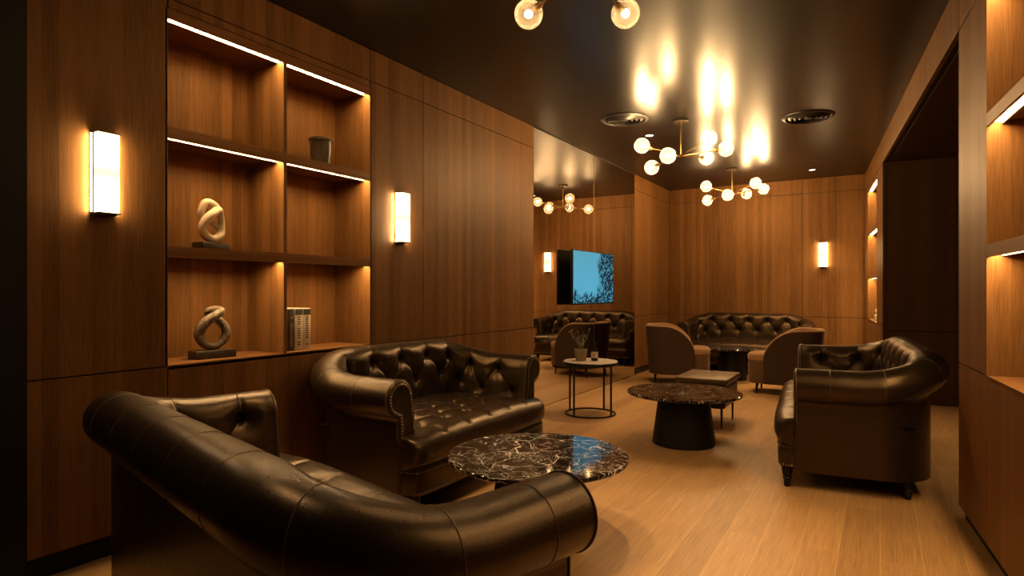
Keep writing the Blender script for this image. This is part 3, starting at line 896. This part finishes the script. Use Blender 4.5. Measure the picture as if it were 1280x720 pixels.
    def put(par, p, v):
        o = bpy.data.objects.new('button', me); COL.objects.link(o); o.parent = par
        o.location = p; o.rotation_mode = 'QUATERNION'; o.rotation_quaternion = Vector(v).to_track_quat('Z','Y')
    for bs, bq in B:
        si = min(int(np.searchsorted(s, bs)), ns-1)
        k = int(np.argmin(np.abs(q[si]-bq)))
        p, v = surf(si, k, .002)
        put(armL if bs < l1 else armR if bs > Ltot-l1 else back, p, v)
    for bx, by in SB:
        i = int(np.argmin(np.abs(X-bx))); k = int(np.argmin(np.abs(Gs[i,:nose_c,1]-by)))
        put(seat, Gs[i,k]+np.array([0,0,.002]), (0,0,1))
    return root

f1 = Vector((math.sin(math.radians(14)), math.cos(math.radians(14))))
make_sofa(2.0, 'dark brown tufted leather chesterfield in the foreground, seen from behind', (-1.557,1.60), f1, 'tufted leather chesterfields', zback=.822, Dp=.745)
make_sofa(1.60, 'small dark brown tufted leather loveseat against the left wall under the second sconce', (-2.115,3.07), (1,0), 'tufted leather chesterfields')
make_sofa(1.98, 'dark leather chesterfield on the right, side on, before the dark opening', (-.50,4.83), (-math.cos(RA),-math.sin(RA)), 'tufted leather chesterfields')
make_sofa(1.86, 'tufted leather chesterfield against the far wall behind two tan chairs', (-1.68,9.06), (0,-1), 'tufted leather chesterfields', Dp=.68, zback=.84)

# ------------------------------------------------------------------ marble tables
def marble_table(x, y, label, R=.43, zt=.40, rb=.235, rtop=.19, rot=0):
    root = empty('round_coffee_table', (x, y, 0), label, 'table', rot, 'round marble coffee tables')
    MB().lathe([(.0001,zt-.022),(R-.012,zt-.022),(R-.003,zt-.017),(R,zt-.009),(R-.001,zt-.003),(R-.005,zt),(.0001,zt)], 96).build('tabletop', MARBLE, root)
    MB().lathe([(.0001,0),(rb-.006,0),(rb,.006),(rb-.002,.04),(rtop,zt-.03),(rtop,zt-.022),(.0001,zt-.022)], 64).build('pedestal', BLACK, root)
    return root
marble_table(-1.40, 2.55, 'round dark marble coffee table in front of the foreground sofa')
marble_table(-1.30, 4.71, 'round dark marble table on a black drum base in the middle of the room', rot=1.3)
marble_table(-1.69, 8.44, 'round dark marble table far off between the two tan chairs', R=.38, zt=.42, rb=.19, rtop=.15, rot=2.2)

# ------------------------------------------------------------------ side table
root = empty('side_table', (-2.375, 5.37, 0), 'small round side table with grey top and black wire frame by the mirror', 'side table', ROTC)
MB().lathe([(.0001,.490),(.250,.490),(.257,.494),(.258,.502),(.255,.506),(.0001,.506)], 64).build('tabletop', GREYTOP, root)
MB().lathe([(.262,.472),(.264,.500),(.2595,.503),(.2585,.4895),(.0001,.4895),(.0001,.472)], 64).build('tray_rim', BLACKMETAL, root)
MB().lathe([(.226,0),(.244,0),(.244,.014),(.226,.014)], 64, closed_profile=True).build('ring_foot', BLACKMETAL, root)
for ang in (222, 318, 48, 142):
    w = math.radians(ang); MB().box(-.009,.009,-.009,.009,.014,.472).build('leg', BLACKMETAL, root, False).location = (.232*math.cos(w), .232*math.sin(w), 0)

ptx = (-2.375 - .085, 5.37 - .03, .506)
root = empty('potted_plant', ptx, 'small twiggy plant in a clay pot on the side table', 'plant')
MB().lathe([(.0001,0),(.046,0),(.050,.006),(.060,.095),(.062,.110),(.057,.111),(.053,.098),(.0001,.096)], 36).build('pot', CLAYPOT, root)
rnd = random.Random(5)
st = MB(); lf = MB()
for i in range(13):
    a0 = rnd.uniform(0, 2*PI); lean = rnd.uniform(.15, .75); h = rnd.uniform(.12, .21)
    p0 = Vector((rnd.uniform(-.02,.02), rnd.uniform(-.02,.02), .094))
    dr = Vector((math.cos(a0), math.sin(a0), 0))
    pts = [p0 + dr*(lean*h*t_**1.4) + Vector((0,0,h*t_)) for t_ in (0,.2,.4,.6,.8,1)]
    st.tube(pts, [.0022,.002,.0018,.0016,.0013,.001], 5)
    for j in range(9):
        t_ = .25 + .75*j/8; p = p0 + dr*(lean*h*t_**1.4) + Vector((0,0,h*t_))
        w = rnd.uniform(0,2*PI); sd_ = Vector((math.cos(w), math.sin(w), rnd.uniform(.3,1))).normalized()
        tip = p + sd_*rnd.uniform(.018,.03); n2 = sd_.cross(Vector((0,0,1))).normalized()*.0045
        mid = (p+tip)/2
        up_ = n2.cross(sd_).normalized()*.0012
        lf.add([p, mid+n2, tip, mid-n2, mid+up_, mid-up_], [(0,1,4),(1,2,4),(2,3,4),(3,0,4),(1,0,5),(2,1,5),(3,2,5),(0,3,5)])
st.build('stems', STEM, root); lf.build('leaves', LEAF, root)
root = empty('glass_bottle', (-2.375 + .035, 5.37 + .02, .506), 'small dark bottle with a pale label on the side table', 'bottle')
MB().lathe([(.0001,0),(.029,0),(.032,.004),(.032,.098),(.028,.112),(.014,.124),(.0115,.13),(.0115,.150),(.0001,.150)], 28).build('body', simple('dark_bottle_glass', (.010,.006,.004), .08), root)
MB().lathe([(.0325,.028),(.0327,.030),(.0327,.086),(.0325,.088)], 28).build('paper_label', simple('label_paper', (.55,.45,.34), .7), root)
mk = MB()
for i, (z_, w_) in enumerate(((.066,.5), (.058,.35), (.046,.42))):
    for k in range(6):
        a_ = math.radians(-72) + (k-2.5)*w_/6
        x_, y_ = .0331*math.cos(a_), .0331*math.sin(a_)
        mk.sphere((x_, y_, z_), .0026, 6, 4)
mk.build('label_mark', simple('label_ink', (.25,.07,.03), .7), root)
MB().lathe([(.0001,.150),(.0135,.150),(.0135,.172),(.012,.175),(.0001,.175)], 20).build('cap', BLACK, root)

# ------------------------------------------------------------------ stool
root = empty('footstool', (-1.325, 5.60, 0), 'square dark leather footstool with thin legs behind the middle marble table', 'stool')
bevel_obj(MB().box(-.205,.205,-.27,.27,.165,.375).build('body', LEATHER, root, False), .035, 4)
bevel_obj(MB().box(-.222,.222,-.29,.29,.376,.425).build('cushion', STOOLTOP, root, False), .012, 3)
for sx in (-1,1):
    for sy in (-1,1):
        o = MB().lathe([(.0001,0),(.008,0),(.011,.17),(.0001,.17)], 12).build('leg', BLACKMETAL, root); o.location = (sx*.165, sy*.225, 0)

# ------------------------------------------------------------------ tub chairs
def tub_chair(loc, face, label):
    root = empty('tub_chair', (loc[0], loc[1], 0), label, 'armchair', -math.atan2(face[0], face[1]), 'tan upholstered tub chairs')
    W, D, th, zb, ztop, zlow = .64, .80, .055, .125, .745, .43
    a = W/2; ys = .20           # shell ends at y=ys ; back at -D/2
    rc = .24
    b = D/2
    l1 = ys + b - rc; la = rc*PI/2; lb = 2*a-2*rc; L = 2*l1+2*la+lb
    ns = 120; s = np.linspace(0, L, ns); K = 40
    G = np.zeros((ns, K, 3))
    for i, q in enumerate(s):
        if q <= l1: p, n = (-a, ys-q), (-1,0)
        elif q <= l1+la:
            w = (q-l1)/rc; n = (-math.cos(w), -math.sin(w)); p = (-a+rc+rc*n[0], -b+rc+rc*n[1])
        elif q <= l1+la+lb: p, n = (-a+rc+(q-l1-la), -b), (0,-1)
        elif q <= l1+2*la+lb:
            w = (q-l1-la-lb)/rc; n = (math.sin(w), -math.cos(w)); p = (a-rc+rc*n[0], -b+rc+rc*n[1])
        else: p, n = (a, -b+rc+(q-l1-2*la-lb)), (1,0)
        f = (p[1]+b)/(ys+b)
        h = ztop if f < .36 else zlow + (ztop-zlow)*max(0, 1-((f-.36)/.64)**2.1)**.62
        e = min(q, L-q); tk = th*min(1, math.sqrt(max(.0, e/.03)) if e < .03 else 1)*1.0 + .002
        r = tk/2
        prof = []
        for k in range(14): prof.append((0, zb + (h-r-zb)*k/13))
        for k in range(1, 12): w = PI*k/12; prof.append((-r + r*math.cos(w), h-r + r*math.sin(w)))
        for k in range(15): prof.append((-2*r, h-r + (zb-h+r)*k/14))
        for k, (nn, z) in enumerate(prof):
            lean = -.045*(1-(z-zb)/(ztop-zb))*(1 if n[1] < -.3 else .5)
            G[i,k] = (p[0]+n[0]*(nn+lean), p[1]+n[1]*(nn+lean), z)
    grid_obj('outer_shell', G[:, :15], SHADEVELVET, root, flip=True)  # same upholstery as the lining, with its shade painted in
    grid_obj('inner_lining', G[:, 14:], VELVET, root, flip=True)
    # seat base and cushion with a rounded front
    def slab(name, z0, z1, hw_, y0, y1, bev):
        m = 40; out = []
        for i in range(m+1):
            w = -1+2*i/m; ww = math.copysign(1-(1-abs(w))**1.5, w)
            out.append((ww*hw_, y1 - .16 + .16*(1-abs(ww)**3.2)**(1/3.2)))
        out = [(-hw_*.72, y0)] + [(-hw_, y0+.18)] + out + [(hw_, y0+.18), (hw_*.72, y0)]
        cx, cy = 0, (y0+y1)/2
        lv = [(z0, .012), (z0+.006, .003), (z0+.015, 0), (z1-bev, 0)] + [(z1-bev+bev*math.sin(t_), bev*(1-math.cos(t_))) for t_ in (.5,1.0,1.57)] + [(z1+.006, bev+.06)]
        vs = []; M = len(out)
        for z, ins in lv:
            for x, y in out:
                dx, dy = x-cx, y-cy; d_ = math.hypot(dx, dy); kf = max(0, d_-ins)/d_
                vs.append((cx+dx*kf, cy+dy*kf, z))
        fs = []
        for j in range(len(lv)-1):
            for i in range(M):
                i2 = (i+1) % M; fs.append((j*M+i2, j*M+i, (j+1)*M+i, (j+1)*M+i2))
        fs.append(tuple(range(M))); fs.append(tuple(reversed(range((len(lv)-1)*M, len(lv)*M))))
        return MB().add(vs, fs).build(name, VELVET if name == 'seat_cushion' else HALFSHADEVELVET, root, True, 60)
    slab('seat_base', zb, .375, a-.06, -b+.075, D/2-.005, .012)
    slab('seat_cushion', .376, .458, a-.058, -b+.07, D/2, .03)
    for sx in (-1,1):
        for ly in (-b+.13, D/2-.12):
            MB().tube([(sx*(a-.13), ly, zb+.002), (sx*(a-.11), ly+(.012 if ly > 0 else -.02), 0)], [.017,.009], 12).build('leg', BLACK, root)
    return root
tub_chair((-2.24, 7.82), (.955,.29), 'tan tub chair on the left, facing right, near the mirror')
tub_chair((-.93, 7.62), (-.99,-.02), 'tan tub chair on the right, facing left, partly behind the right sofa')

# ------------------------------------------------------------------ things on the shelves
def crom(P, per=7, closed=True):
    P = np.array(P, float); n = len(P); out = []
    for i in range(n if closed else n-1):
        p0, p1, p2, p3 = [P[(i+k) % n] if closed else P[min(max(i+k, 0), n-1)] for k in (-1,0,1,2)]
        for t in np.linspace(0, 1, per, endpoint=False):
            out.append(.5*((2*p1)+(-p0+p2)*t+(2*p0-5*p1+4*p2-p3)*t*t+(-p0+3*p1-3*p2+p3)*t**3))
    if not closed: out.append(P[-1])
    return np.array(out)
PLINTH = simple('dark_bronze_plinth', (.028,.018,.011), .4)
def loop_sculpture(x, y, z, label, mat, paths, base, rz=0):
    """thick tubes looping over themselves on a plinth"""
    root = empty('loop_sculpture', (x, y, z), label, 'sculpture', rz)
    bw, bd, bh = base
    bevel_obj(MB().box(-bd/2, bd/2, -bw/2, bw/2, 0, bh).build('plinth', PLINTH, root, False), .002)
    m = MB(); k = .00054
    for closed, P in paths:
        Q = crom(P, 7, closed)
        m.tube([(q[3], q[0]*k, q[1]*k + bh) for q in Q], [q[2]*k for q in Q], 18, closed=closed)
    m.build('looped_form', mat, root, True, 80)
    return root
zn = [Z1+.0048, zs[0]+T+.0008, zs[1]+T+.0008]
def cp(cx, by, L): return [(a-cx, by-b_, r_, d_) for a, b_, r_, d_ in L]
loop_sculpture(-3.07, 1.955, zn[1], 'cream looped sculpture on a dark plinth, middle left niche', CREAM, [
    (True, cp(272, 572, [(165,430,40,.004),(190,350,43,.018),(255,285,43,.028),(325,245,40,.018),(380,315,34,.0),(395,400,33,-.004),(372,490,40,0),(295,535,40,0),(208,505,41,0)])),
    (False, cp(272, 572, [(360,285,36,.004),(315,215,38,.006),(262,178,38,0),(212,180,37,-.004),(186,232,36,-.012),(190,300,34,-.022),(250,345,24,-.034),(325,365,25,-.028),(385,420,28,-.008)]))],
    (.167,.085,.040), .1)
loop_sculpture(-3.06, 1.955, zn[0], 'brown textured looped sculpture on a dark plinth, bottom left niche', BROWNSTONE, [
    (True, cp(312, 540, [(180,375,48,0),(215,275,49,.018),(300,205,46,.030),(378,158,40,.020),(340,138,34,0),(284,152,29,-.018),(302,205,29,-.032),(390,248,38,-.02),(442,320,43,-.004),(448,400,43,0),(398,475,37,0),(312,505,33,0),(226,472,42,0)]))],
    (.215,.095,.042), -.1)
root = empty('ceramic_pot', (-3.05, 2.685, zn[2]), 'dark glazed ceramic pot in the top right niche', 'pot')
MB().lathe([(.0001,0),(.050,0),(.056,.006),(.066,.07),(.068,.150),(.070,.158),(.075,.160),(.076,.172),(.072,.175),(.066,.168),(.062,.10),(.050,.012),(.0001,.010)], 40).build('body', POTMAT, root)

def book(y0, w, h, cover, label, marks, band=None, deep=.17, cols=1):
    root = empty('book', (XL-.07, y0+w/2, zn[0]), label, 'book', 0, 'books in the bottom right niche')
    bevel_obj(MB().box(-deep, 0, -w/2, w/2, 0, h).build('cover', cover, root, False), .003)
    MB().box(-deep+.004, -.006, -w/2+.004, w/2-.004, h+.0002, h+.0012).build('pages', PAPER, root, False)
    m = MB(); rr = random.Random(int(y0*1000))
    for c in range(cols):
        yc = (c-(cols-1)/2)*w*.42
        z = .03
        while z < h*.80:
            if rr.random() < .85:
                ww = w*(.13 if cols > 1 else .2)*rr.uniform(.7,1.1)
                m.box(.0001, .0009, yc-ww, yc+ww, z, z+h*.026)
            z += h*.055
    m.build('spine_lettering', marks, root, False)
    if band: MB().box(.0001, .0008, -w/2+.002, w/2-.002, h*.84, h*.985).build('spine_band', band, root, False)
PAPER = simple('page_paper', (.5,.42,.3), .8)
INK = simple('ink', (.03,.022,.016), .6)
GILT = simple('gilt', (.35,.22,.09), .4, .6)
DKB = simple('dark_cover', (.014,.010,.008), .45)
DKB2 = simple('dark_brown_cover', (.028,.015,.009), .45)
CRM = simple('cream_cover', (.52,.43,.31), .6)
BANDM = simple('dark_band', (.05,.042,.034), .5)
yb_ = 2.328
book(yb_, .062, .252, DKB, 'thick black book at the left end, against the divider', GILT)
book(yb_+.063, .046, .250, DKB2, 'slim dark book with gilt spine lettering, second from the divider', GILT, deep=.165)
book(yb_+.110, .060, .252, CRM, 'cream book with dark top band, next to the gilt-lettered book', INK, BANDM)
book(yb_+.171, .058, .251, CRM, 'cream book with dark top band, outermost at the right end', INK, BANDM, .168)
p = rw(.05, 8.75)
root = empty('perfume_bottle', (p[0], p[1], Z1-.0092), 'tiny glass bottle on the lowest shelf of the far right niches', 'bottle')
MB().lathe([(.0001,0),(.03,0),(.032,.005),(.030,.07),(.012,.085),(.010,.11),(.0001,.11)], 20).build('body', simple('pale_glass', (.45,.40,.33), .1), root)
MB().lathe([(.0001,.111),(.018,.111),(.02,.13),(.012,.145),(.0001,.145)], 16).build('stopper', simple('pale_stopper', (.6,.5,.4), .2), root)

# ------------------------------------------------------------------ world, camera, view
w = bpy.data.worlds.new('World'); SC.world = w; w.use_nodes = True
w.node_tree.nodes['Background'].inputs[0].default_value = (.002,.0015,.001,1)
cam = bpy.data.cameras.new('camera'); co = bpy.data.objects.new('camera', cam); COL.objects.link(co)
co.location = (0,0,1.18)
co.rotation_euler = (PI/2, 0, math.radians(31.2))
cam.sensor_width = 36; cam.lens = 760/1280*36; cam.shift_y = 3/1280
cam.clip_start = .02
SC.camera = co
vs_ = SC.view_settings
vs_.view_transform = 'Standard'; vs_.look = 'None'; vs_.gamma = 1; vs_.use_curve_mapping = False
vs_.exposure = 0
cy = SC.cycles
cy.use_denoising = True
cy.max_bounces = 8; cy.diffuse_bounces = 2; cy.glossy_bounces = 5; cy.transparent_max_bounces = 16
cy.sample_clamp_indirect = 12
cy.caustics_reflective = False; cy.caustics_refractive = False
cy.use_light_tree = True
